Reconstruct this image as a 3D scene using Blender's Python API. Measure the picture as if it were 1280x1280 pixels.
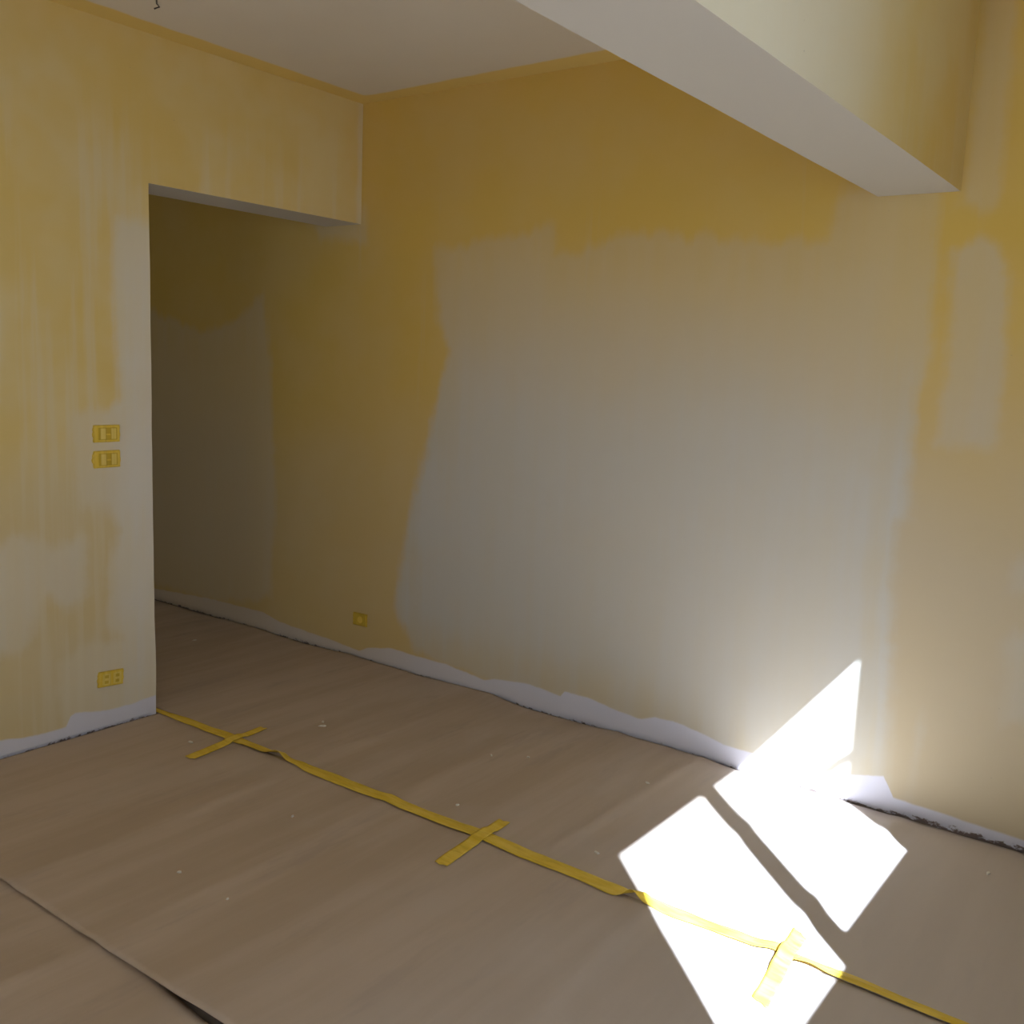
import bpy, bmesh, math
import numpy as np
from mathutils import Matrix, Vector

for o in list(bpy.data.objects):
    bpy.data.objects.remove(o)
scene = bpy.context.scene
C = scene.collection

# ------------------------------------------------------------------ camera
F_PX, YAW, PITCH, ROLL = 1230.147, -0.6329, 0.1476, 0.0411
CAM = Vector((3.4824, -3.4384, 1.5))
cy_, sy_, cp_, sp_ = math.cos(YAW), math.sin(YAW), math.cos(PITCH), math.sin(PITCH)
fwd = Vector((sy_ * cp_, cy_ * cp_, -sp_))
rgt = Vector((cy_, -sy_, 0))
upv = rgt.cross(fwd)
c_, s_ = math.cos(ROLL), math.sin(ROLL)
rgt, upv = c_ * rgt + s_ * upv, -s_ * rgt + c_ * upv
cam_d = bpy.data.cameras.new('camera')
cam_d.sensor_width = 36.0
cam_d.lens = 36.0 * F_PX / 1280.0
cam_d.clip_start = 0.02
cam = bpy.data.objects.new('camera', cam_d)
C.objects.link(cam)
cam.matrix_world = Matrix(((rgt.x, upv.x, -fwd.x, CAM.x), (rgt.y, upv.y, -fwd.y, CAM.y),
                           (rgt.z, upv.z, -fwd.z, CAM.z), (0, 0, 0, 1)))
scene.camera = cam

# ------------------------------------------------------------------ world, sun, exposure
w = bpy.data.worlds.new('sky')
scene.world = w
w.use_nodes = True
bg = w.node_tree.nodes['Background']
bg.inputs['Color'].default_value = (0.78, 0.91, 1.13, 1)
bg.inputs['Strength'].default_value = 1.7

SUN_DIR = Vector((-1.0, 0.95, -1.28)).normalized()     # direction the light travels
sun_d = bpy.data.lights.new('sun', 'SUN')
sun_d.energy = 28.0
sun_d.color = (0.82, 0.95, 1.22)
sun_d.angle = math.radians(0.53)
sun = bpy.data.objects.new('sun', sun_d)
C.objects.link(sun)
sun.rotation_euler = SUN_DIR.to_track_quat('-Z', 'Y').to_euler()
sun.location = (9, -8, 8)

scene.view_settings.view_transform = 'Standard'
scene.view_settings.look = 'None'
scene.view_settings.gamma = 1.0
scene.view_settings.use_curve_mapping = False
scene.view_settings.exposure = 0.57

# room dimensions (metres): back wall Y=0, left wall X=0
W_OPEN, H_DOOR, H_CEIL = 1.137, 2.136, 2.681
B0, B1, H_BEAM, T_WALL = 2.415, 2.6745, 2.1065, 0.241
X_R, Y_F, X_C, Y_C = 3.90, -5.20, -4.50, -3.60      # right wall, front wall, far end and side of the passage room


def portal(name, loc, rot, sx, sy):
    d = bpy.data.lights.new(name, 'AREA')
    d.shape = 'RECTANGLE'
    d.size, d.size_y = sx, sy
    d.cycles.is_portal = True
    o = bpy.data.objects.new(name, d)
    C.objects.link(o)
    o.location = loc
    o.rotation_euler = rot


W1Y0, W1Y1, W1Z0, W1Z1 = -2.80, -1.20, 1.25, 2.50        # opening of the side window
W4Y0, W4Y1, W4Z0, W4Z1 = -5.00, -3.72, 0.90, 2.30         # unseen opening added in the right wall, behind the camera, for side light
W3Y0, W3Y1, W3Z0, W3Z1 = -3.3, -1.7, 1.00, 2.10           # opening of an unseen window added to brighten the passage room
W2X0, W2X1, W2Z0, W2Z1 = 1.9, 3.3, 0.80, 2.35             # opening of an unseen window added behind the camera for fill
portal('sky_portal_side', (X_R + 0.16, (W1Y0 + W1Y1) / 2, (W1Z0 + W1Z1) / 2), (0, math.radians(90), 0), W1Z1 - W1Z0, W1Y1 - W1Y0)
portal('sky_portal_front', ((W2X0 + W2X1) / 2, Y_F - 0.16, (W2Z0 + W2Z1) / 2), (math.radians(90), 0, 0), W2X1 - W2X0, W2Z1 - W2Z0)
portal('sky_portal_rear', (X_R + 0.16, (W4Y0 + W4Y1) / 2, (W4Z0 + W4Z1) / 2), (0, math.radians(90), 0), W4Z1 - W4Z0, W4Y1 - W4Y0)
portal('sky_portal_passage', (X_C - 0.16, (W3Y0 + W3Y1) / 2, (W3Z0 + W3Z1) / 2), (0, math.radians(-90), 0), W3Z1 - W3Z0, W3Y1 - W3Y0)


# ------------------------------------------------------------------ numeric helpers
def hash2(ix, iy, seed):
    n = np.sin(ix * 127.1 + iy * 311.7 + seed * 74.7) * 43758.5453
    return n - np.floor(n)


def vnoise(x, y, seed=0):
    x, y = np.asarray(x, float), np.asarray(y, float)
    ix, iy = np.floor(x), np.floor(y)
    fx, fy = x - ix, y - iy
    ux, uy = fx * fx * (3 - 2 * fx), fy * fy * (3 - 2 * fy)
    a, b = hash2(ix, iy, seed), hash2(ix + 1, iy, seed)
    c, d = hash2(ix, iy + 1, seed), hash2(ix + 1, iy + 1, seed)
    return (a + (b - a) * ux) * (1 - uy) + (c + (d - c) * ux) * uy


def fbm(x, y, seed=0, oct=3):
    s, a, t = 0, 1.0, 0
    for k in range(oct):
        s = s + a * vnoise(np.asarray(x) * 2 ** k, np.asarray(y) * 2 ** k, seed + k * 13)
        t += a
        a *= 0.5
    return s / t


def sstep(a, b, x):
    t = np.clip((np.asarray(x, float) - a) / (b - a), 0, 1)
    return t * t * (3 - 2 * t)


def poly_sd(px, py, poly):
    """signed distance to a polygon, positive inside"""
    px, py = np.asarray(px, float), np.asarray(py, float)
    best = np.full(px.shape, 9.0)
    inside = np.zeros(px.shape, bool)
    n = len(poly)
    for i in range(n):
        x0, y0 = poly[i]
        x1, y1 = poly[(i + 1) % n]
        dx, dy = x1 - x0, y1 - y0
        t = np.clip(((px - x0) * dx + (py - y0) * dy) / (dx * dx + dy * dy + 1e-12), 0, 1)
        best = np.minimum(best, np.hypot(px - x0 - t * dx, py - y0 - t * dy))
        if abs(dy) > 1e-12:
            cond = ((y0 > py) != (y1 > py)) & (px < dx * (py - y0) / dy + x0)
            inside ^= cond
    return np.where(inside, best, -best)


def shapes_sd(px, py, polys):
    d = np.full(np.shape(px), -0.4)
    for p in polys:
        d = np.maximum(d, poly_sd(px, py, p))
    return np.clip(d, -0.4, 0.4)


# ------------------------------------------------------------------ materials
class NT:
    def __init__(self, name):
        self.m = bpy.data.materials.new(name)
        self.m.use_nodes = True
        self.t = self.m.node_tree
        self.bsdf = self.t.nodes['Principled BSDF']
        self.tc = self.t.nodes.new('ShaderNodeTexCoord')

    def link(self, a, b):
        self.t.links.new(a, b)

    def val(self, x, sock):
        if isinstance(x, (int, float)):
            sock.default_value = x
        elif isinstance(x, tuple):
            sock.default_value = x if len(x) == 4 else (*x, 1)
        else:
            self.link(x, sock)

    def math(self, op, a, b=0.0, c=0.0, clamp=False):
        n = self.t.nodes.new('ShaderNodeMath')
        n.operation = op
        n.use_clamp = clamp
        for k, v in enumerate((a, b, c)):
            self.val(v, n.inputs[k])
        return n.outputs[0]

    def noise(self, scale=(1, 1, 1), s=5.0, detail=3.0, rough=0.55, off=(0, 0, 0)):
        mp = self.t.nodes.new('ShaderNodeMapping')
        mp.inputs['Scale'].default_value = scale
        mp.inputs['Location'].default_value = off
        self.link(self.tc.outputs['Object'], mp.inputs['Vector'])
        n = self.t.nodes.new('ShaderNodeTexNoise')
        n.inputs['Scale'].default_value = s
        n.inputs['Detail'].default_value = detail
        n.inputs['Roughness'].default_value = rough
        self.link(mp.outputs[0], n.inputs['Vector'])
        return n.outputs['Fac']

    def attr(self, name):
        n = self.t.nodes.new('ShaderNodeAttribute')
        n.attribute_name = name
        return n.outputs['Fac']

    def step(self, x, a, b, lo=0.0, hi=1.0):
        n = self.t.nodes.new('ShaderNodeMapRange')
        n.interpolation_type = 'SMOOTHSTEP'
        self.val(x, n.inputs['Value'])
        n.inputs['From Min'].default_value = a
        n.inputs['From Max'].default_value = b
        n.inputs['To Min'].default_value = lo
        n.inputs['To Max'].default_value = hi
        return n.outputs[0]

    def mix(self, f, a, b, mode='MIX'):
        n = self.t.nodes.new('ShaderNodeMix')
        n.data_type = 'RGBA'
        n.blend_type = mode
        self.val(f, n.inputs[0])
        self.val(a, n.inputs[6])
        self.val(b, n.inputs[7])
        return n.outputs[2]

    def bump(self, h, strength=0.3, dist=0.002):
        n = self.t.nodes.new('ShaderNodeBump')
        n.inputs['Strength'].default_value = strength
        n.inputs['Distance'].default_value = dist
        self.link(h, n.inputs['Height'])
        self.link(n.outputs[0], self.bsdf.inputs['Normal'])

    def done(self, color, rough=0.85, spec=0.2):
        self.val(color, self.bsdf.inputs['Base Color'])
        self.val(rough, self.bsdf.inputs['Roughness'])
        self.bsdf.inputs['Specular IOR Level'].default_value = spec
        return self.m


OCHRE = (0.78, 0.57, 0.185)
OCHRE_PALE = (0.78, 0.62, 0.30)
PUTTY = (0.77, 0.72, 0.62)
PUTTY_WARM = (0.77, 0.68, 0.49)
PUTTY_GREY = (0.63, 0.60, 0.535)
PUTTY_TAN = (0.64, 0.57, 0.43)
STRIP = (0.74, 0.735, 0.83)
WHITE = (0.73, 0.655, 0.54)
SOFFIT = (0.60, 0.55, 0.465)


def wall_mat(name, streak_axis, streak=0.6, streak_lo=0.56, ochre=OCHRE, pale=OCHRE_PALE, putty=PUTTY, putty_warm=PUTTY_WARM):
    """yellow distemper with pale filler patches (attribute 'putty' = distance inside a patch),
    a cold white band of new plaster at the foot (attribute 'strip'), white plaster ('bare')"""
    n = NT(name)
    st = (9, 9, 0.55) if streak_axis == 'z' else (1, 1, 1)
    cloud = n.noise((1, 1, 1), 2.2, 3)
    fine = n.noise((1, 1, 1), 14, 4)
    stk = n.noise(st, 1.6, 3, 0.5, (3.1, 1.7, 0.4))
    stk2 = n.noise((22, 22, 0.9), 1.2, 2, 0.5, (0.3, 7.7, 2.4))
    base = n.mix(n.step(cloud, 0.3, 0.7), ochre, pale)
    base = n.mix(n.attr('base_pale'), base, (0.60, 0.52, 0.39))
    smask = n.math('MULTIPLY', n.step(n.math('ADD', n.math('MULTIPLY', stk, 0.65), n.math('MULTIPLY', stk2, 0.35)), streak_lo, streak_lo + 0.16), streak)
    sep0 = n.t.nodes.new('ShaderNodeSeparateXYZ')
    n.link(n.tc.outputs['Object'], sep0.inputs[0])
    smask = n.math('MULTIPLY', smask, n.math('SUBTRACT', 1.0, n.step(sep0.outputs['Z'], 2.05, 2.6)))
    base = n.mix(smask, base, putty_warm)
    # filler patches
    d = n.attr('putty')
    d = n.math('ADD', d, n.math('MULTIPLY', n.math('SUBTRACT', fine, 0.5), 0.05))
    d = n.math('ADD', d, n.math('MULTIPLY', n.math('SUBTRACT', stk, 0.5), 0.10))
    pm = n.step(d, -0.03, 0.035)
    pcol = n.mix(n.step(n.math('ADD', n.math('MULTIPLY', cloud, 0.5), n.math('MULTIPLY', stk, 0.5)), 0.38, 0.62), putty, putty_warm)
    deep = n.step(n.attr('putty'), 0.02, 0.30)
    pcol = n.mix(n.math('MULTIPLY', deep, 0.7), pcol, putty)
    col = n.mix(n.math('MULTIPLY', pm, n.attr('cover')), base, pcol)
    # plaster band at the foot
    sd = n.math('ADD', n.attr('strip'), n.math('MULTIPLY', n.math('SUBTRACT', fine, 0.5), 0.012))
    sm = n.step(sd, -0.004, 0.006)
    col = n.mix(n.math('MULTIPLY', sm, n.attr('band')), col, STRIP)
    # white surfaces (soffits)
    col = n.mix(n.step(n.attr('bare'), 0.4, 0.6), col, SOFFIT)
    # dirt in the raw joint at the very foot
    sep = n.t.nodes.new('ShaderNodeSeparateXYZ')
    n.link(n.tc.outputs['Object'], sep.inputs[0])
    grit = n.noise((1, 1, 1.6), 26, 4, 0.7)
    dz = n.math('SUBTRACT', n.math('MULTIPLY', n.math('SUBTRACT', grit, n.attr('clean')), 0.09), sep.outputs['Z'])
    col = n.mix(n.step(dz, -0.004, 0.008), col, (0.22, 0.165, 0.145))
    spots = n.noise((1, 1, 1), 60, 2, 0.5)
    col = n.mix(n.math('MULTIPLY', n.step(spots, 0.775, 0.80), 0.3), col, (0.35, 0.28, 0.2))
    h = n.math('ADD', n.math('MULTIPLY', fine, 0.6), n.math('MULTIPLY', pm, 0.6))
    n.bump(h, 0.25, 0.0015)
    return n.done(col, 0.9, 0.12)


def plain_mat(name, a, b, scale=6, rough=0.85, bump=0.15, spec=0.2):
    n = NT(name)
    f = n.noise((1, 1, 1), scale, 4)
    n.bump(f, bump, 0.001)
    return n.done(n.mix(n.step(f, 0.3, 0.7), a, b), rough, spec)


def ceiling_mat():
    n = NT('ceiling_distemper')
    cloud = n.noise((1, 1, 1), 1.5, 3)
    fine = n.noise((1, 1, 1), 10, 4)
    d = n.math('ADD', n.attr('putty'), n.math('MULTIPLY', n.math('SUBTRACT', fine, 0.5), 0.02))
    base = n.mix(n.step(cloud, 0.3, 0.7), WHITE, (0.72, 0.635, 0.51))
    n.bump(fine, 0.15, 0.001)
    return n.done(n.mix(n.step(d, -0.012, 0.012), base, OCHRE), 0.9, 0.1)


def sheet_mat(name, off):
    n = NT(name)
    long_ = n.noise((6.0, 0.55, 1), 1.3, 4, 0.6, off)
    blot = n.noise((1.6, 1, 1), 1.5, 4, 0.6, off)
    fine = n.noise((1, 1, 1), 90, 2, 0.6, off)
    col = n.mix(n.step(long_, 0.35, 0.68), (0.50, 0.385, 0.275), (0.565, 0.445, 0.335))
    col = n.mix(n.math('MULTIPLY', n.step(blot, 0.5, 0.72), 0.55), col, (0.58, 0.475, 0.375))
    dirt = n.noise((4.0, 0.8, 1), 2.0, 4, 0.7, (off[0] + 5, off[1], 0))
    col = n.mix(n.math('MULTIPLY', n.step(dirt, 0.54, 0.70), 0.4), col, (0.41, 0.325, 0.26))
    # greyer and paler to the right: cooler, brighter light put into the colour
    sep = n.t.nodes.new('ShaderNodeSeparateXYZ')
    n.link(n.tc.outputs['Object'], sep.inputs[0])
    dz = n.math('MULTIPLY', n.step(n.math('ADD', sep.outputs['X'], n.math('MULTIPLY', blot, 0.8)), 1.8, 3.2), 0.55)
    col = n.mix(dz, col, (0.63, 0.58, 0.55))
    n.bump(n.math('ADD', n.math('MULTIPLY', fine, 0.5), long_), 0.3, 0.0015)
    return n.done(col, 0.8, 0.2)


def tape_mat(name, a=(0.80, 0.55, 0.05), b=(0.86, 0.62, 0.095)):
    n = NT(name)
    f = n.noise((3, 12, 1), 3, 4)
    cr = n.noise((40, 4, 1), 2, 2)
    n.bump(n.math('ADD', f, cr), 0.5, 0.0015)
    mott = n.noise((5, 28, 1), 2.2, 3, 0.6)
    col = n.mix(n.step(f, 0.35, 0.65), a, b)
    col = n.mix(n.math('MULTIPLY', n.step(mott, 0.50, 0.66), 0.35), col, (a[0] * 0.72, a[1] * 0.66, a[2] * 0.5))
    return n.done(col, 0.6, 0.3)


M_BACK = wall_mat('yellow_wall_with_filler', 'z', 0.25, 0.60, (0.74, 0.50, 0.115), (0.74, 0.52, 0.165), PUTTY_GREY, PUTTY_TAN)
M_LEFT = wall_mat('yellow_wall_streaked', 'z', 0.38, 0.47)
M_BEAM = wall_mat('yellow_beam', 'z', 0.15, 0.5)
M_CEIL = ceiling_mat()
M_WHITE = plain_mat('white_plaster', (0.74, 0.72, 0.68), (0.70, 0.67, 0.62), 3)
M_PLAIN = plain_mat('plain_filler_wall', PUTTY, (0.68, 0.62, 0.48), 2)
M_OCHRE = plain_mat('plain_yellow_wall', OCHRE, OCHRE_PALE, 2)
M_SCREED = plain_mat('dusty_screed', (0.20, 0.155, 0.12), (0.30, 0.24, 0.19), 8)
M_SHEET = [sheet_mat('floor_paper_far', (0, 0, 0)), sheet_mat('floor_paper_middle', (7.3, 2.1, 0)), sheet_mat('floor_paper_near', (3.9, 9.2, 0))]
M_TAPE = tape_mat('yellow_masking_tape')
M_TAPE_PALE = tape_mat('taped_rocker', (0.82, 0.62, 0.12), (0.86, 0.66, 0.17))
M_TAPE_DARK = tape_mat('taped_recess', (0.62, 0.40, 0.03), (0.66, 0.45, 0.05))
M_FRAME = plain_mat('white_window_frame', (0.75, 0.75, 0.74), (0.70, 0.70, 0.69), 5, 0.4)
M_FLAKE = plain_mat('white_flake', (0.8, 0.76, 0.68), (0.72, 0.66, 0.56), 40)
M_WIRE = plain_mat('dark_wire', (0.06, 0.05, 0.045), (0.10, 0.08, 0.07), 30, 0.5)


def glass_mat():
    m = bpy.data.materials.new('window_glass')
    m.use_nodes = True
    t = m.node_tree
    t.nodes.clear()
    out = t.nodes.new('ShaderNodeOutputMaterial')
    tr = t.nodes.new('ShaderNodeBsdfTransparent')
    tr.inputs[0].default_value = (0.96, 0.98, 0.97, 1)
    gl = t.nodes.new('ShaderNodeBsdfGlossy')
    gl.inputs['Roughness'].default_value = 0.02
    mx = t.nodes.new('ShaderNodeMixShader')
    mx.inputs[0].default_value = 0.06
    t.links.new(tr.outputs[0], mx.inputs[1])
    t.links.new(gl.outputs[0], mx.inputs[2])
    t.links.new(mx.outputs[0], out.inputs[0])
    return m


M_GLASS = glass_mat()


# ------------------------------------------------------------------ object helpers
def mesh_obj(name, verts, faces, mat, parent=None, smooth=False, attrs=None):
    me = bpy.data.meshes.new(name)
    me.from_pydata([tuple(map(float, v)) for v in verts], [], [tuple(int(i) for i in f) for f in faces])
    me.materials.append(mat)
    if smooth:
        me.polygons.foreach_set('use_smooth', np.ones(len(me.polygons), bool))
    for k, a in (attrs or {}).items():
        at = me.attributes.new(k, 'FLOAT', 'POINT')
        at.data.foreach_set('value', np.asarray(a, np.float32))
    me.update()
    o = bpy.data.objects.new(name, me)
    C.objects.link(o)
    if parent:
        o.parent = parent
    return o


def bm_obj(name, bm, mat, parent=None, smooth=False):
    me = bpy.data.meshes.new(name)
    bm.normal_update()
    bm.to_mesh(me)
    bm.free()
    me.materials.append(mat)
    if smooth:
        me.polygons.foreach_set('use_smooth', np.ones(len(me.polygons), bool))
    o = bpy.data.objects.new(name, me)
    C.objects.link(o)
    if parent:
        o.parent = parent
    return o


def tag(o, label, cat, group=None):
    o['label'] = label
    o['category'] = cat
    if group:
        o['group'] = group
    return o


def struct(o, label=None):
    o['kind'] = 'structure'
    if label:
        o['label'] = label
    return o


def empty(name, loc):
    o = bpy.data.objects.new(name, None)
    C.objects.link(o)
    o.location = loc
    o.empty_display_size = 0.05
    return o


class Grid:
    """collects gridded quads"""
    def __init__(self):
        self.v, self.f, self.n = [], [], 0

    def quad(self, origin, du, dv, nu, nv):
        o, du, dv = (np.asarray(a, float) for a in (origin, du, dv))
        a = np.linspace(0, 1, nu + 1)
        b = np.linspace(0, 1, nv + 1)
        A, B = np.meshgrid(a, b, indexing='ij')
        P = o + A[..., None] * du + B[..., None] * dv
        self.v.append(P.reshape(-1, 3))
        i = np.arange(nu)[:, None] * (nv + 1) + np.arange(nv)[None, :] + self.n
        self.f.append(np.stack([i, i + nv + 1, i + nv + 2, i + 1], -1).reshape(-1, 4))
        self.n += (nu + 1) * (nv + 1)

    def get(self):
        return np.concatenate(self.v), np.concatenate(self.f)


def add_box(bm, x0, x1, y0, y1, z0, z1, bevel=0.0, seg=2):
    r = bmesh.ops.create_cube(bm, size=1.0)
    vs = r['verts']
    for v in vs:
        v.co = Vector(((x0 + x1) / 2 + v.co.x * (x1 - x0), (y0 + y1) / 2 + v.co.y * (y1 - y0), (z0 + z1) / 2 + v.co.z * (z1 - z0)))
    if bevel > 0:
        es = list({e for v in vs for e in v.link_edges})
        bmesh.ops.bevel(bm, geom=es, offset=bevel, segments=seg, affect='EDGES', profile=0.5)


# ------------------------------------------------------------------ back wall
MAIN = [(0.46, 2.0), (0.73, 2.04), (0.98, 2.06), (1.1, 2.08), (1.12, 1.96), (1.27, 1.96), (1.38, 2.01), (1.48, 2.04), (1.69, 2.02),
        (1.89, 2.0), (2.04, 1.98), (2.26, 1.97), (2.27, 2.07), (2.31, 2.15), (2.45, 2.14), (2.6, 2.12), (2.61, 1.88), (2.63, 1.52),
        (2.60, 1.47), (2.61, 1.26), (2.62, 1.05), (2.59, 1.01), (2.61, 0.62), (2.62, 0.34), (2.64, 0.03), (2.33, 0.03), (2.01, 0.04),
        (1.65, 0.05), (1.25, 0.06), (0.81, 0.07), (0.42, 0.12), (0.27, 0.31), (0.3, 0.51), (0.36, 0.79), (0.44, 1.1), (0.5, 1.33),
        (0.57, 1.55), (0.5, 1.69), (0.48, 1.87)]
BACK_POLYS = [MAIN,
              [(2.67, 1.92), (2.74, 1.95), (2.8, 1.94), (2.84, 1.88), (2.86, 1.75), (2.87, 1.51), (2.86, 1.30), (2.68, 1.30), (2.69, 1.55), (2.69, 1.75)],
              [(2.94, 0.69), (2.99, 0.74), (3.15, 0.71), (3.17, 0.48), (2.96, 0.40)],
              [(2.95, 0.95), (3.02, 0.99), (3.23, 0.86), (2.95, 0.85)],
              [(2.68, 2.06), (2.69, 2.8), (2.79, 2.8), (2.79, 2.05)],
              [(-1.75, 1.75), (-1.25, 1.62), (-0.9, 1.70), (-0.70, 1.85), (-0.64, 1.44), (-0.6, 0.76), (-0.63, 0.2), (-1.1, 0.1), (-2.8, 0.1), (-2.8, 1.5)],
              [(-0.40, 2.2), (0.02, 2.2), (0.03, 2.05), (-0.30, 2.08)],
              [(2.70, 0.05), (2.72, 0.40), (2.73, 0.40), (2.72, 0.05)]]
STRIP_B = [(-3.3, 0.08), (-1.72, 0.07), (-1.19, 0.10), (-0.7, 0.11), (-0.56, 0.08), (-0.13, 0.06), (0.04, 0.045), (0.1, 0.075), (0.26, 0.105),
           (0.42, 0.1), (0.62, 0.1), (0.77, 0.085), (0.84, 0.075), (0.9, 0.095), (1.0, 0.105), (1.09, 0.115), (1.26, 0.1), (1.28, 0.125), (1.4, 0.125),
           (1.54, 0.105), (1.65, 0.095), (1.72, 0.12), (1.8, 0.125), (1.94, 0.105), (2.02, 0.085), (2.3, 0.08), (2.49, 0.10), (2.63, 0.135),
           (2.65, 0.065), (2.75, 0.06), (2.88, 0.055), (3.07, 0.045), (3.9, 0.05)]
STRIP_L = [(-5.3, 0.06), (-1.9, 0.06), (-1.77, 0.08), (-1.69, 0.065), (-1.6, 0.06), (-1.52, 0.06), (-1.5, 0.11), (-1.37, 0.085), (-1.25, 0.08), (-1.15, 0.09), (-1.1, 0.09)]


def strip_attr(t, z, prof):
    h = np.interp(t, [p[0] for p in prof], [p[1] for p in prof])
    return np.clip(h - z, -0.4, 0.4)


g = Grid()
X0, X1 = X_C, X_R
g.quad((X0, 0, 0), (X1 - X0, 0, 0), (0, 0, H_CEIL), 420, 136)                 # room face
nf = g.n
g.quad((X1, 0.2, 0), (X0 - X1, 0, 0), (0, 0, H_CEIL), 1, 1)                    # outer face
g.quad((X0, 0, H_CEIL), (X1 - X0, 0, 0), (0, 0.2, 0), 1, 1)
V, F = g.get()
fx, fz = V[:nf, 0], V[:nf, 2]
# slight unevenness of the hand-trowelled plaster and a ragged raw foot
V[:nf, 1] += 0.004 * (fbm(fx * 1.7, fz * 1.7, 3) - 0.5)
foot = (fz < 0.03) & (vnoise(fx * 9, fx * 0 + 1.5, 5) > 0.35)
V[:nf, 1] += np.where(fz < 0.012, 0.007, 0.0) * (0.5 + vnoise(fx * 14, fz, 8)) + np.where(foot & (fz >= 0.012) & (fx > 2.7), 0.006, 0)
a_p, a_s, a_b = np.full(len(V), -0.4), np.full(len(V), -0.4), np.zeros(len(V))
a_p[:nf] = shapes_sd(fx, fz, BACK_POLYS)
a_s[:nf] = strip_attr(fx, fz, STRIP_B)
# how thickly the filler covers (less near the top of the big patch) and where the base colour turns paler
a_c, a_t = np.full(len(V), 0.9), np.zeros(len(V))
wob = 0.25 * (fbm(fx * 2.1, fz * 2.1, 21) - 0.5)
a_c[:nf] = np.where(fx < 0.1, 0.32, np.where(fx < 2.66, 0.30 + 0.66 * sstep(2.08, 1.10, fz + wob + 0.03 * (fx - 1.2)) - 0.22 * sstep(0.34, 0.12, fz + 0.3 * wob) * sstep(2.1, 1.7, fx), np.where(fz > 2.0, 0.32, 0.5)))
a_t[:nf] = 0.85 * sstep(1.75, 0.9, fz + wob) * sstep(2.3, 2.6, fx) + 0.35 * sstep(1.6, 0.6, fz + wob) * sstep(2.3, 2.2, fx)
struct(mesh_obj('wall_back', V, F, M_BACK, smooth=True, attrs={'putty': a_p, 'strip': a_s, 'bare': a_b, 'cover': a_c, 'base_pale': a_t, 'band': np.interp(V[:, 0], [-1.0, 0.0, 0.5, 1.3], [0.35, 0.5, 0.75, 0.95]), 'clean': np.interp(V[:, 0], [-4, 0, 2.2, 2.7, 3.0, 4], [0.50, 0.46, 0.50, 0.40, 0.34, 0.36])}),
       'yellow back wall with large pale filler patches and white plaster band at foot')

# ------------------------------------------------------------------ left wall with the opening
LEFT_POLYS = [[(-1.27, 1.98), (-1.0, 2.0), (-1.0, 0.02), (-1.3, 0.06), (-1.29, 0.36), (-1.36, 0.42), (-1.33, 0.7), (-1.30, 0.80), (-1.36, 0.9), (-1.46, 0.90), (-1.46, 1.25), (-1.27, 1.31), (-1.29, 1.61), (-1.30, 1.81)],
              [(-2.9, 0.70), (-1.78, 0.80), (-1.66, 0.83), (-1.60, 0.79), (-1.53, 0.77), (-1.44, 0.82), (-1.41, 0.79), (-1.42, 0.55), (-1.50, 0.50), (-1.58, 0.58), (-1.66, 0.40), (-1.79, 0.37), (-2.9, 0.4)],
              [(-1.52, 0.06), (-1.56, 0.22), (-1.54, 0.31), (-1.43, 0.38), (-1.29, 0.36), (-1.0, 0.33), (-1.0, 0.02)],
              [(-0.03, 2.1), (-0.03, 2.75), (0.05, 2.75), (0.05, 2.1)],
              [(-2.4, 1.75), (-1.80, 1.82), (-1.72, 1.60), (-1.74, 1.30), (-2.4, 1.2)]]
g = Grid()
nz = 136
ny1 = 210
g.quad((0, Y_F, 0), (0, -W_OPEN - Y_F, 0), (0, 0, H_CEIL), ny1, nz)            # solid part, room face
g.quad((0, -W_OPEN, H_DOOR), (0, W_OPEN, 0), (0, 0, H_CEIL - H_DOOR), 58, 28)  # header, room face
nf = g.n
g.quad((0, -W_OPEN, 0), (-T_WALL, 0, 0), (0, 0, H_DOOR), 12, 108)              # jamb
nj = g.n
g.quad((0, -W_OPEN, H_DOOR), (-T_WALL, 0, 0), (0, W_OPEN, 0), 10, 48)          # soffit of the opening
ns = g.n
g.quad((-T_WALL, -W_OPEN, 0), (0, Y_F + W_OPEN, 0), (0, 0, H_CEIL), 4, 4)      # passage face
g.quad((-T_WALL, 0, H_DOOR), (0, -W_OPEN, 0), (0, 0, H_CEIL - H_DOOR), 2, 2)
V, F = g.get()
# uneven arris of the jamb
near = np.exp(-((V[:, 1] + W_OPEN) / 0.02) ** 2) * (np.abs(V[:, 0]) < 1e-6) * (V[:, 2] < H_DOOR - 0.02)
V[:, 1] += near * (0.006 * (fbm(V[:, 2] * 5, V[:, 2] * 0, 4) - 0.5) + 0.006 * np.exp(-((V[:, 2] - 0.22) / 0.15) ** 2))
room = np.arange(len(V)) < nf
V[:, 0] += np.where(room, 0.004 * (fbm(V[:, 1] * 1.7, V[:, 2] * 1.7, 9) - 0.5), 0) * (1 - np.clip(near, 0, 1))
V[:, 0] -= np.where(room & (V[:, 2] < 0.012) & (V[:, 1] < -W_OPEN - 0.03), 0.006, 0)
a_p, a_s, a_b = np.full(len(V), -0.4), np.full(len(V), -0.4), np.zeros(len(V))
a_p[:nf] = shapes_sd(V[:nf, 1], V[:nf, 2], LEFT_POLYS)
a_p[nf:nj] = 0.2
a_s[:nj] = strip_attr(V[:nj, 1], V[:nj, 2], STRIP_L)
a_b[nj:ns] = 1
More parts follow.
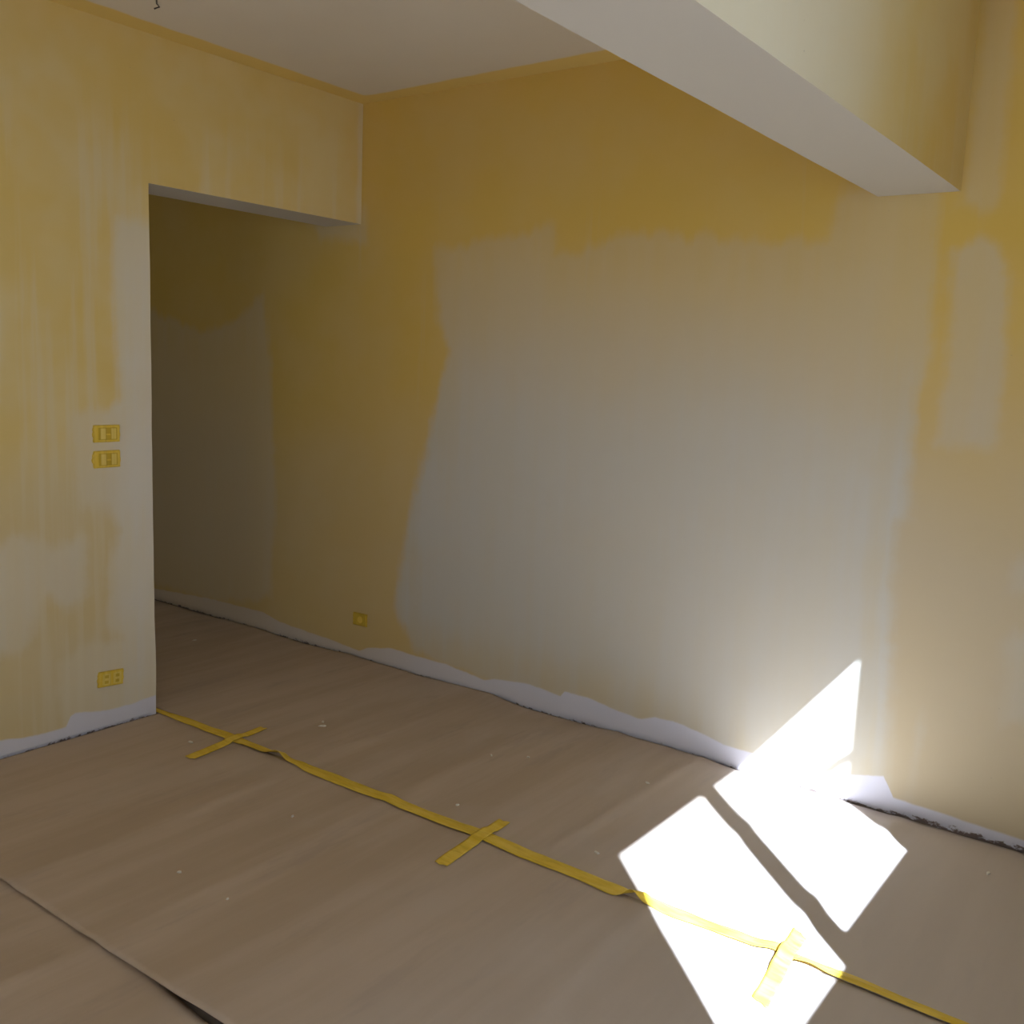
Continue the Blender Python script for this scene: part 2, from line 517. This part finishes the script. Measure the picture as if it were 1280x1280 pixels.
struct(mesh_obj('wall_left', V, F, M_LEFT, smooth=False, attrs={'putty': a_p, 'strip': a_s, 'bare': a_b, 'cover': np.where(V[:, 1] > -0.5, 0.45, 0.55 + 0.37 * sstep(-1.36, -1.22, V[:, 1])), 'base_pale': 0.38 * sstep(1.25, 0.85, V[:, 2]), 'band': np.full(len(V), 0.9), 'clean': np.interp(V[:, 1], [-2, -1.7, -1.5, -1.2], [0.5, 0.5, 0.40, 0.42])}),
       'streaky yellow left wall with a wide doorless opening')

# ------------------------------------------------------------------ beam
g = Grid()
g.quad((B1, Y_F, H_BEAM), (0, -Y_F, 0), (0, 0, H_CEIL - H_BEAM), 200, 30)      # face towards the window
n1 = g.n
g.quad((B0, 0, H_BEAM), (0, Y_F, 0), (0, 0, H_CEIL - H_BEAM), 8, 4)            # far face
n2 = g.n
g.quad((B0, Y_F, H_BEAM), (B1 - B0, 0, 0), (0, -Y_F, 0), 12, 160)               # soffit
V, F = g.get()
edge = (np.abs(V[:, 2] - H_BEAM) < 1e-6)
V[:, 2] += np.where(edge, 0.004 * (fbm(V[:, 1] * 2.5, V[:, 0] * 4, 2) - 0.5), 0)
a_p, a_s, a_b = np.full(len(V), -0.4), np.full(len(V), -0.4), np.zeros(len(V))
BEAM_POLYS = [[(-6, 1.8), (-0.1, 1.8), (-0.1, 3.0), (-6, 3.0)]]
a_p[:n1] = shapes_sd(V[:n1, 1], V[:n1, 2], BEAM_POLYS)
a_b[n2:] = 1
struct(mesh_obj('ceiling_beam', V, F, M_BEAM, attrs={'putty': a_p, 'strip': a_s, 'bare': a_b, 'cover': 0.66 * sstep(-0.45, -1.5, V[:, 1]), 'base_pale': np.zeros(len(V)), 'band': np.zeros(len(V)), 'clean': np.ones(len(V))}),
       'deep ceiling beam with white underside running to the back wall')

# ------------------------------------------------------------------ ceiling, floor, other walls
g = Grid()
g.quad((0, Y_F, H_CEIL), (X_R, 0, 0), (0, -Y_F, 0), 130, 173)
nf = g.n
g.quad((X_C, Y_C, H_CEIL), (-X_C, 0, 0), (0, -Y_C, 0), 2, 2)
g.quad((X_C, Y_F, H_CEIL + 0.15), (X_R - X_C, 0, 0), (0, -Y_F, 0), 1, 1)
V, F = g.get()
d = np.full(len(V), -0.4)
x, y = V[:nf, 0], V[:nf, 1]
wb = np.interp(x, [0, 0.3, 0.8, 1.4, 4], [0.10, 0.10, 0.12, 0.135, 0.13])
wl = 0.115 + 0.02 * (fbm(y * 3, y * 0, 6) - 0.5)
d[:nf] = np.clip(np.maximum(wb + y, wl - x), -0.4, 0.4)
struct(mesh_obj('ceiling', V, F, M_CEIL, attrs={'putty': d}), 'white ceiling with yellow paint lapping over its edges')

bm = bmesh.new()
add_box(bm, X_C, X_R + 0.2, Y_F - 0.2, 0.2, -0.12, -0.001)
struct(bm_obj('floor', bm, M_SCREED))


def wall_with_holes(name, axis, pos, thick, holes, mat):
    bm = bmesh.new()
    lo, hi = (pos, pos + thick) if thick > 0 else (pos + thick, pos)
    A0, A1 = (Y_F, 0.0) if axis == 'x' else (-T_WALL, X_R + 0.2)
    blocks, at = [], A0
    for a0, a1, h0, h1 in holes:
        blocks += [(at, a0, 0, H_CEIL), (a0, a1, 0, h0), (a0, a1, h1, H_CEIL)]
        at = a1
    blocks.append((at, A1, 0, H_CEIL))
    for b0, b1, zz0, zz1 in blocks:
        if axis == 'x':
            add_box(bm, lo, hi, b0, b1, zz0, zz1)
        else:
            add_box(bm, b0, b1, lo, hi, zz0, zz1)
    return struct(bm_obj(name, bm, mat))


wall_with_holes('wall_right', 'x', X_R, 0.14, [(W4Y0, W4Y1, W4Z0, W4Z1), (W1Y0, W1Y1, W1Z0, W1Z1)], M_PLAIN)
wall_with_holes('wall_front', 'y', Y_F, -0.14, [(W2X0, W2X1, W2Z0, W2Z1)], M_PLAIN)
bm = bmesh.new()
for b0, b1, z0, z1 in ((Y_C, W3Y0, 0, H_CEIL), (W3Y1, 0.0, 0, H_CEIL), (W3Y0, W3Y1, 0, W3Z0), (W3Y0, W3Y1, W3Z1, H_CEIL)):
    add_box(bm, X_C - 0.14, X_C, b0, b1, z0, z1)
struct(bm_obj('wall_passage_end', bm, M_OCHRE))
bm = bmesh.new()
add_box(bm, X_C - 0.14, -T_WALL, Y_C - 0.15, Y_C, 0, H_CEIL)
struct(bm_obj('wall_passage_side', bm, M_OCHRE))
bm = bmesh.new()
for (y0, y1, z0, z1) in ((W3Y0, W3Y0 + 0.07, W3Z0, W3Z1), (W3Y1 - 0.07, W3Y1, W3Z0, W3Z1), (-2.35, -2.25, W3Z0, W3Z1), (W3Y0, W3Y1, W3Z0, W3Z0 + 0.07), (W3Y0, W3Y1, W3Z1 - 0.07, W3Z1)):
    add_box(bm, X_C - 0.06, X_C - 0.02, y0, y1, z0, z1)
struct(bm_obj('fill_window_passage', bm, M_FRAME))  # unseen window, added to lighten the dark passage

# side window whose panes throw the two patches of sun: pane = (y0, y1, z0, z1) clear opening
bm = bmesh.new()
PANES = [(-1.973, -1.335, 1.453, 2.368), (-2.654, -2.05, 1.388, 2.368)]
fx0, fx1 = X_R, X_R + 0.04
ys = [W1Y0 - 0.04, PANES[1][0], PANES[1][1], PANES[0][0], PANES[0][1], W1Y1 + 0.04]
add_box(bm, fx0, fx1, ys[0], ys[1], W1Z0 - 0.03, W1Z1 + 0.03)
add_box(bm, fx0, fx1, ys[2], ys[3], W1Z0 - 0.03, W1Z1 + 0.03)
add_box(bm, fx0, fx1, ys[4], ys[5], W1Z0 - 0.03, W1Z1 + 0.03)
for (y0, y1, z0, z1) in PANES:
    add_box(bm, fx0, fx1, y0, y1, W1Z0 - 0.03, z0)
    add_box(bm, fx0, fx1, y0, y1, z1, W1Z1 + 0.03)
win = struct(bm_obj('window_1', bm, M_FRAME))
for (y0, y1, z0, z1) in PANES:
    bm = bmesh.new()
    add_box(bm, X_R + 0.018, X_R + 0.022, y0, y1, z0, z1)
    bm_obj('pane', bm, M_GLASS, win)


def tube(name, pts, r, mat, parent=None, seg=8):
    pts = [Vector(p) for p in pts]
    V, F = [], []
    for i, p in enumerate(pts):
        t = (pts[min(i + 1, len(pts) - 1)] - pts[max(i - 1, 0)]).normalized()
        a = t.cross(Vector((0, 0, 1)) if abs(t.z) < 0.9 else Vector((1, 0, 0))).normalized()
        b = t.cross(a)
        rr = r[i] if isinstance(r, (list, tuple)) else r
        for k in range(seg):
            th = 2 * math.pi * k / seg
            V.append(p + rr * (math.cos(th) * a + math.sin(th) * b))
    for i in range(len(pts) - 1):
        for k in range(seg):
            k2 = (k + 1) % seg
            F.append((i * seg + k, i * seg + k2, (i + 1) * seg + k2, (i + 1) * seg + k))
    F.append(tuple(range(seg))[::-1])
    F.append(tuple((len(pts) - 1) * seg + k for k in range(seg)))
    return mesh_obj(name, V, F, mat, parent, smooth=True)


# curved window latch at the edge of the pane; its shadow is the arc in the patch of sun on the wall
lat = [(X_R + 0.01, -1.325, 1.963), (X_R - 0.012, -1.344, 1.958), (X_R - 0.02, -1.375, 1.957), (X_R - 0.02, -1.41, 1.968), (X_R - 0.02, -1.435, 1.985), (X_R - 0.02, -1.455, 2.005)]
tube('latch_arm', lat, [0.018, 0.017, 0.016, 0.013, 0.010, 0.006], M_FRAME, win)

bm = bmesh.new()
for (x0, x1, z0, z1) in ((W2X0, W2X0 + 0.07, W2Z0, W2Z1), (W2X1 - 0.07, W2X1, W2Z0, W2Z1), (2.55, 2.65, W2Z0, W2Z1), (W2X0, W2X1, W2Z0, W2Z0 + 0.07), (W2X0, W2X1, W2Z1 - 0.07, W2Z1)):
    add_box(bm, x0, x1, Y_F - 0.06, Y_F - 0.02, z0, z1)
struct(bm_obj('fill_window_front', bm, M_FRAME))  # unseen window, added as fill light from behind the camera
bm = bmesh.new()
for (y0, y1, z0, z1) in ((W4Y0, W4Y0 + 0.07, W4Z0, W4Z1), (W4Y1 - 0.07, W4Y1, W4Z0, W4Z1), (-4.40, -4.32, W4Z0, W4Z1), (W4Y0, W4Y1, W4Z0, W4Z0 + 0.07), (W4Y0, W4Y1, W4Z1 - 0.07, W4Z1)):
    add_box(bm, X_R + 0.02, X_R + 0.06, y0, y1, z0, z1)
struct(bm_obj('fill_window_rear', bm, M_FRAME))  # unseen window, added for more light on faces turned to the right

# ------------------------------------------------------------------ protective paper on the floor
Y_TAPE, Y_SEAM = -1.095, -2.185


def sheet_z(x, y):
    x, y = np.asarray(x, float), np.asarray(y, float)
    xs = x + 0.05 * (vnoise(y * 2.2, x * 0.4, 31) - 0.5)
    z = 0.006 + 0.007 * vnoise(xs * 4.2, y * 0.7, 11) + 0.0035 * vnoise(xs * 10, y * 1.1, 12) + 0.002 * fbm(x * 6, y * 6, 15)
    z = z + 0.011 * np.exp(-((xs - 2.685) / 0.035) ** 2) * sstep(-1.5, -1.1, y)       # creases across the sheet
    z = z + 0.006 * np.exp(-((xs - 1.93) / 0.03) ** 2) * sstep(-1.2, -0.8, y) + 0.005 * np.exp(-((xs - 1.30) / 0.04) ** 2)
    z = z + 0.006 * np.exp(-((xs - 2.33) / 0.03) ** 2) * (y < 0) + 0.005 * np.exp(-((xs - 0.85) / 0.04) ** 2)
    return z


def solid_sheet(name, P, thick, mat, smooth=True, parent=None):
    """P: (nu, nv, 3) upper surface; closed below and at the rims"""
    nu, nv = P.shape[:2]
    top = P.reshape(-1, 3)
    bot = top.copy()
    bot[:, 2] -= thick
    V = np.concatenate([top, bot])
    n = nu * nv
    i = (np.arange(nu - 1)[:, None] * nv + np.arange(nv - 1)[None, :]).reshape(-1)
    Ft = np.stack([i, i + nv, i + nv + 1, i + 1], -1)
    Fb = np.stack([i + n, i + 1 + n, i + nv + 1 + n, i + nv + n], -1)
    side = []
    a = np.arange(nu - 1)
    b = np.arange(nv - 1)
    for p, q in ((a * nv, (a + 1) * nv), ((a + 1) * nv + nv - 1, a * nv + nv - 1), (b + 1, b), ((nu - 1) * nv + b, (nu - 1) * nv + b + 1)):
        side.append(np.stack([p, p + n, q + n, q], -1))
    return mesh_obj(name, V, np.concatenate([Ft, Fb] + side), mat, parent, smooth=smooth)


FOOT_X = [-3.2, -1.72, -1.58, -1.38, -1.19, -0.76, -0.37, -0.13, -0.01, 0.16, 0.32, 0.58, 0.8, 0.91, 1.09, 1.35, 1.56, 1.77, 1.94, 2.08, 2.5, 3.9]
FOOT_Z = [0, -.006, 0, -.006, 0, .01, 0, .008, .015, .01, .01, .012, .018, .016, .002, 0, .01, .012, .01, 0, -.004, -.008]


def make_sheet(name, x0, x1, y0, y1, mat, wall_edge=False, lift=None, y_wob=(0.004, 0.004), far_edge=None):
    nu, nv = int((x1 - x0) / 0.015), int((y1 - y0) / 0.02)
    u = np.linspace(x0, x1, nu + 1)
    v = np.linspace(0, 1, nv + 1)
    U, Vv = np.meshgrid(u, v, indexing='ij')
    ya = y0 + y_wob[0] * (fbm(u * 3, u * 0 + 2, 41) - 0.5) * 2
    yb = y1 + y_wob[1] * (fbm(u * 4, u * 0 + 5, 42) - 0.5) * 2
    if far_edge is not None:
        yb = yb + far_edge(u)
    Y = ya[:, None] + (yb - ya)[:, None] * Vv
    Z = sheet_z(U, Y)
    if wall_edge:
        fz = np.interp(u, FOOT_X, FOOT_Z) + 0.006 * (fbm(u * 9, u * 0, 47) - 0.5)
        k = np.exp(-((yb[:, None] - Y) / 0.06) ** 2)
        Z = Z * (1 - 0.6 * k) + k * np.maximum(fz, -0.002)[:, None]
    if lift is not None:
        Z = Z + lift(U, Y - ya[:, None])
    Z = np.maximum(Z, 0.003)
    return solid_sheet(name, np.stack([U, Y, Z], -1), 0.0025, mat)


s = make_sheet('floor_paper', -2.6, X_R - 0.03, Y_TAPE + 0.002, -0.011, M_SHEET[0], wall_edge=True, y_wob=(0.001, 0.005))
tag(s, 'brown protective paper strip along the back wall, running through the opening', 'floor paper', 'protective paper on the floor')
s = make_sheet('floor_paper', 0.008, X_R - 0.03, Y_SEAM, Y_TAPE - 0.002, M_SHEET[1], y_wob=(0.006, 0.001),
               lift=lambda x, d: np.exp(-(d / 0.15) ** 2) * (0.003 + 0.017 * sstep(1.25, 1.85, x)))
tag(s, 'middle brown protective paper strip between the yellow tape and the untaped seam', 'floor paper', 'protective paper on the floor')
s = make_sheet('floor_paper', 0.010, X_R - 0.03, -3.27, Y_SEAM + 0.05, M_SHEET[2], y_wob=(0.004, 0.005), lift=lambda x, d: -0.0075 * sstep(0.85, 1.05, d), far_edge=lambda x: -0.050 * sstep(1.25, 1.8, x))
tag(s, 'brown protective paper corner at the lower left, in front of the untaped seam', 'floor paper', 'protective paper on the floor')

# ------------------------------------------------------------------ yellow masking tape
def bumpf(x, c, wdt):
    return np.exp(-((x - c) / wdt) ** 2)


u = np.arange(-0.055, X_R - 0.05, 0.008)
cen = np.interp(u, [-0.04, 0.45, 0.72, 1.65, 2.25, 2.69, 3.07, 3.9], [-1.118, -1.098, -1.105, -1.090, -1.098, -1.080, -1.082, -1.085]) + 0.008 * (fbm(u * 6, u * 0, 51) - 0.5) * sstep(0.1, 0.4, u)
hw = np.interp(u, [-0.04, 0.05, 0.15, 0.4, 0.70, 0.76, 1.0, 2.2, 2.26, 2.4, 3.0, 3.9], [0.016, 0.018, 0.025, 0.026, 0.027, 0.019, 0.029, 0.030, 0.021, 0.026, 0.018, 0.016]) + 0.007 * (fbm(u * 11, u * 0, 52) - 0.5) * sstep(0.1, 0.4, u)
hw = np.maximum(hw, 0.008)
rows = np.linspace(-1, 1, 9)
P = np.zeros((len(u), len(rows), 3))
for j, r_ in enumerate(rows):
    yy = cen + r_ * hw
    crease = 0.0015 * (fbm(u * 16, u * 0 + r_ * 1.5, 54) - 0.3) + 0.0018 * math.exp(-((r_ + 0.05) / 0.3) ** 2) * (vnoise(u * 3, u * 0, 55) > 0.4)
    near = 0.5 * (1 - r_)
    lift = near * (0.0022 + 0.004 * vnoise(u * 3.1, u * 0, 57) + 0.020 * bumpf(u, 0.735, 0.055) + 0.006 * bumpf(u, 0.60, 0.08) + 0.016 * bumpf(u, 2.255, 0.03) + 0.010 * bumpf(u, 2.76, 0.04))
    fold = 0.012 * bumpf(u, 0.745, 0.03) + 0.016 * bumpf(u, 2.265, 0.022)
    P[:, j, 0] = u + 0.01 * r_ * bumpf(u, 2.26, 0.05)
    P[:, j, 1] = yy
    P[:, j, 2] = sheet_z(u, yy) + 0.0022 + crease + lift + fold
tape = solid_sheet('masking_tape', P, 0.0006, M_TAPE)
tag(tape, 'long wrinkled yellow masking tape along the paper joint from the wall corner', 'tape')


def tape_z(x, y):
    c = np.interp(x, u, cen)
    h = np.interp(x, u, hw)
    k = np.clip(1.15 - np.abs(y - c) / (h * 1.6), 0, 1)
    return 0.006 * np.minimum(k * 2, 1)


def cross_strip(label, a, b, w0, w1, tent, seed, tentc=0.5, skew=0.0):
    a, b = np.array(a), np.array(b)
    n = 46
    t = np.linspace(0, 1, n)
    dirv = (b - a) / np.linalg.norm(b - a)
    nor = np.array([-dirv[1], dirv[0]])
    rr = np.linspace(-1, 1, 7)
    P = np.zeros((n, 7, 3))
    for j, r_ in enumerate(rr):
        wd = w0 + (w1 - w0) * t + 0.004 * (fbm(t * 5 + seed, t * 0, seed) - 0.5)
        tear = 0.012 * (vnoise(r_ * 2.5 + seed, seed * 1.3, 61) - 0.5)
        tt = t * np.linalg.norm(b - a) + tear * ((t < 0.02).astype(float) + (t > 0.98)) + skew * r_ * 0.01
        cx = a[0] + dirv[0] * tt + nor[0] * r_ * wd + 0.005 * (fbm(t * 3, t * 0, seed + 4) - 0.5)
        cy = a[1] + dirv[1] * tt + nor[1] * r_ * wd
        z = sheet_z(cx, cy) + 0.0032 + tape_z(cx, cy) + 0.0012 * fbm(t * 9, t * 0 + r_, seed + 7)
        z = z + tent * np.exp(-((t - tentc) / 0.2) ** 2) * (0.75 + 0.25 * r_ * np.sign(skew + 1e-9))
        P[:, j] = np.stack([cx, cy, z], -1)
    o = solid_sheet('masking_tape_strip', P, 0.0006, M_TAPE)
    tag(o, label, 'tape', 'short tape strips across the joint')
    return o


cross_strip('short yellow tape strip crossing the long tape near the doorless opening', (0.495, -1.325), (0.455, -0.945), 0.024, 0.018, 0.004, 3)
cross_strip('short yellow tape strip crossing the long tape, middle of the three crosses', (1.712, -1.315), (1.688, -0.965), 0.024, 0.022, 0.002, 5)
cross_strip('short yellow tape strip lying in the sun patch across the long tape', (2.722, -1.318), (2.690, -0.972), 0.022, 0.020, 0.014, 8, 0.55, 1.0)


# ------------------------------------------------------------------ taped switches and sockets
def plate(name, loc, axis, wdt, hgt, roll=0.0, depth=0.009, bulge=0.0, flap=None, mat=None):
    mat = mat or M_TAPE
    """thing on a wall. local frame: u to the viewer's right on the wall, v up, n out of the wall"""
    root = empty(name, loc)
    if axis == 'left':      # wall X=0, seen from +X: right is +Y
        U, N = Vector((0, 1, 0)), Vector((1, 0, 0))
    else:                   # wall Y=0, seen from -Y: right is +X
        U, N = Vector((1, 0, 0)), Vector((0, -1, 0))
    Z = Vector((0, 0, 1))
    U2 = math.cos(roll) * U + math.sin(roll) * Z
    V2 = -math.sin(roll) * U + math.cos(roll) * Z
    M = Matrix(((U2.x, V2.x, N.x, 0), (U2.y, V2.y, N.y, 0), (U2.z, V2.z, N.z, 0), (0, 0, 0, 1)))

    def part(nm, bm, mat, parent=root):
        bmesh.ops.transform(bm, matrix=M, verts=bm.verts)
        return bm_obj(nm, bm, mat, parent)
    # plate covered with tape: barrel outline with torn ends
    bm = bmesh.new()
    n = 9
    ring = []
    hw_, hh = wdt / 2, hgt / 2
    for k in range(n):
        t = -1 + 2 * k / (n - 1)
        ring.append((-hw_ - (flap or 0.004) * (1 - abs(t)) ** 0.9 - 0.0015 * math.sin(k * 2.3), t * hh))
    for k in range(n):
        t = 1 - 2 * k / (n - 1)
        ring.append((hw_ + bulge * (1 - t * t) + 0.0012 * math.sin(k * 1.7), t * hh))
    ring = ring[::-1]
    lo = [bm.verts.new((a, b, 0.0)) for a, b in ring]
    hi = [bm.verts.new((a * 0.985, b * 0.975, depth * 0.75)) for a, b in ring]
    tp = [bm.verts.new((a * 0.93, b * 0.88, depth)) for a, b in ring]
    m = len(ring)
    for k in range(m):
        k2 = (k + 1) % m
        bm.faces.new((lo[k], lo[k2], hi[k2], hi[k]))
        bm.faces.new((hi[k], hi[k2], tp[k2], tp[k]))
    bm.faces.new(tp)
    bm.faces.new(lo[::-1])
    bmesh.ops.recalc_face_normals(bm, faces=bm.faces)
    part('cover_plate', bm, mat)
    return root, part


def raised(wx, wy, cx, cy, z0, z1, bev=0.002):
    bm = bmesh.new()
    add_box(bm, cx - wx / 2, cx + wx / 2, cy - wy / 2, cy + wy / 2, z0, z1, bev)
    return bm


def disc(cx, cy, r, z0, z1, seg=20):
    bm = bmesh.new()
    bmesh.ops.create_cone(bm, cap_ends=True, segments=seg, radius1=r, radius2=r * 0.9, depth=z1 - z0, matrix=Matrix.Translation((cx, cy, (z0 + z1) / 2)))
    return bm


def switch(z, label, roll, flap):
    r, part = plate('wall_switch', (0.0, -1.334, z), 'left', 0.106, 0.066, roll, 0.009, 0.002, flap)
    part('module_frame', raised(0.078, 0.047, 0.002, 0, 0.007, 0.0102, 0.001), M_TAPE_DARK)
    for cx in (-0.0185, 0.0245):
        part('rocker', raised(0.021, 0.042, cx, 0, 0.009, 0.0135, 0.0025), M_TAPE_PALE)
    part('centre_bar', raised(0.018, 0.006, 0.003, -0.002, 0.009, 0.0122, 0.001), M_TAPE)
    tag(r, label, 'switch', 'taped switches beside the opening')


switch(1.180, 'upper of two yellow taped wall switches beside the opening', 0.0, 0.004)
switch(1.082, 'lower of two yellow taped wall switches beside the opening, torn tape tip', 0.01, 0.009)

r, part = plate('wall_socket', (0.0, -1.337, 0.211), 'left', 0.106, 0.062, math.radians(-3.5), 0.010, 0.001, 0.003)
for cx in (-0.022, 0.024):
    f = part('socket_face', raised(0.034, 0.044, cx, 0, 0.008, 0.0122, 0.002), M_TAPE_PALE)
    for cy in (0.011, -0.011):
        part('pin_recess', raised(0.016, 0.012, cx, cy, 0.0118, 0.0130, 0.0005), M_TAPE_DARK, f)
tag(r, 'yellow taped double socket low on the left wall below the switches', 'socket')

r, part = plate('wall_socket', (0.046, 0.0, 0.210), 'back', 0.094, 0.064, math.radians(1), 0.010, 0.0, 0.001, M_TAPE_DARK)
part('module_frame', raised(0.062, 0.044, 0.006, 0, 0.008, 0.0112, 0.001), M_TAPE_DARK)
part('socket_face', disc(0.006, 0, 0.018, 0.010, 0.0135), M_TAPE)
tag(r, 'yellow taped socket low on the back wall right of the opening', 'socket')

# ------------------------------------------------------------------ crumbs and flakes on the paper
FL = [(0.37, -1.23, .013, 'elongated white plaster flake just left of the tape cross nearest the opening'),
      (-0.77, -0.39, .016, 'lone white plaster flake on the paper inside the dark passage'),
      (0.58, -0.74, .010, 'farther of two adjoining white flakes between first tape cross and back wall'),
      (0.615, -0.775, .010, 'nearer of two adjoining white flakes between first tape cross and back wall'),
      (1.14, -1.39, .008, 'white plaster speck on middle paper below the tape between first two crosses'),
      (1.17, -1.84, .009, 'larger, farther left of two white specks near the untaped seam'),
      (3.02, -0.26, .009, 'lone white flake on the paper right of the sun patch'),
      (1.90, -0.38, .011, 'white plaster flake on the paper just left of the upper sun patch corner'),
      (1.49, -0.97, .008, 'white plaster speck just above the middle tape cross'),
      (1.32, -0.56, .007, 'farther left of two faint specks midway between middle cross and back wall'),
      (1.43, -0.47, .008, 'farther right of two faint specks midway between middle cross and back wall'),
      (1.39, -1.84, .006, 'smaller, farther right of two white specks near the untaped seam'),
      (2.03, -0.94, .009, 'white plaster flake at the left tip of the sun patch')]
for k, (x, y, rr, lab) in enumerate(FL):
    bm = bmesh.new()
    n = 6
    vs, vt = [], []
    for i in range(n):
        th = 2 * math.pi * i / n
        q = rr * (0.6 + 0.6 * float(hash2(i * 1.0, k * 3.0, 5)))
        ex = 1.0 if k % 3 else 1.7
        vs.append(bm.verts.new((q * math.cos(th) * ex, q * math.sin(th) * 0.7, 0)))
        vt.append(bm.verts.new((q * math.cos(th) * ex * 0.8, q * math.sin(th) * 0.55, 0.0025 + 0.002 * float(hash2(i * 2.0, k * 1.0, 9)))))
    for i in range(n):
        j = (i + 1) % n
        bm.faces.new((vs[i], vs[j], vt[j], vt[i]))
    bm.faces.new(vt)
    bm.faces.new(vs[::-1])
    o = bm_obj('plaster_flake', bm, M_FLAKE)
    o.location = (x, y, float(sheet_z(x, y)) + 0.0003)
    o.rotation_euler = (0, 0, k * 1.3)
    tag(o, lab, 'flake', 'plaster flakes on the floor paper')

# stub of electric wire in the ceiling
tag(tube('ceiling_wire_stub', [(0.345, -1.325, H_CEIL), (0.343, -1.323, H_CEIL - 0.012), (0.350, -1.318, H_CEIL - 0.022), (0.338, -1.33, H_CEIL - 0.03)], 0.003, M_WIRE),
    'tiny dark wire end sticking out of the white ceiling', 'wire')
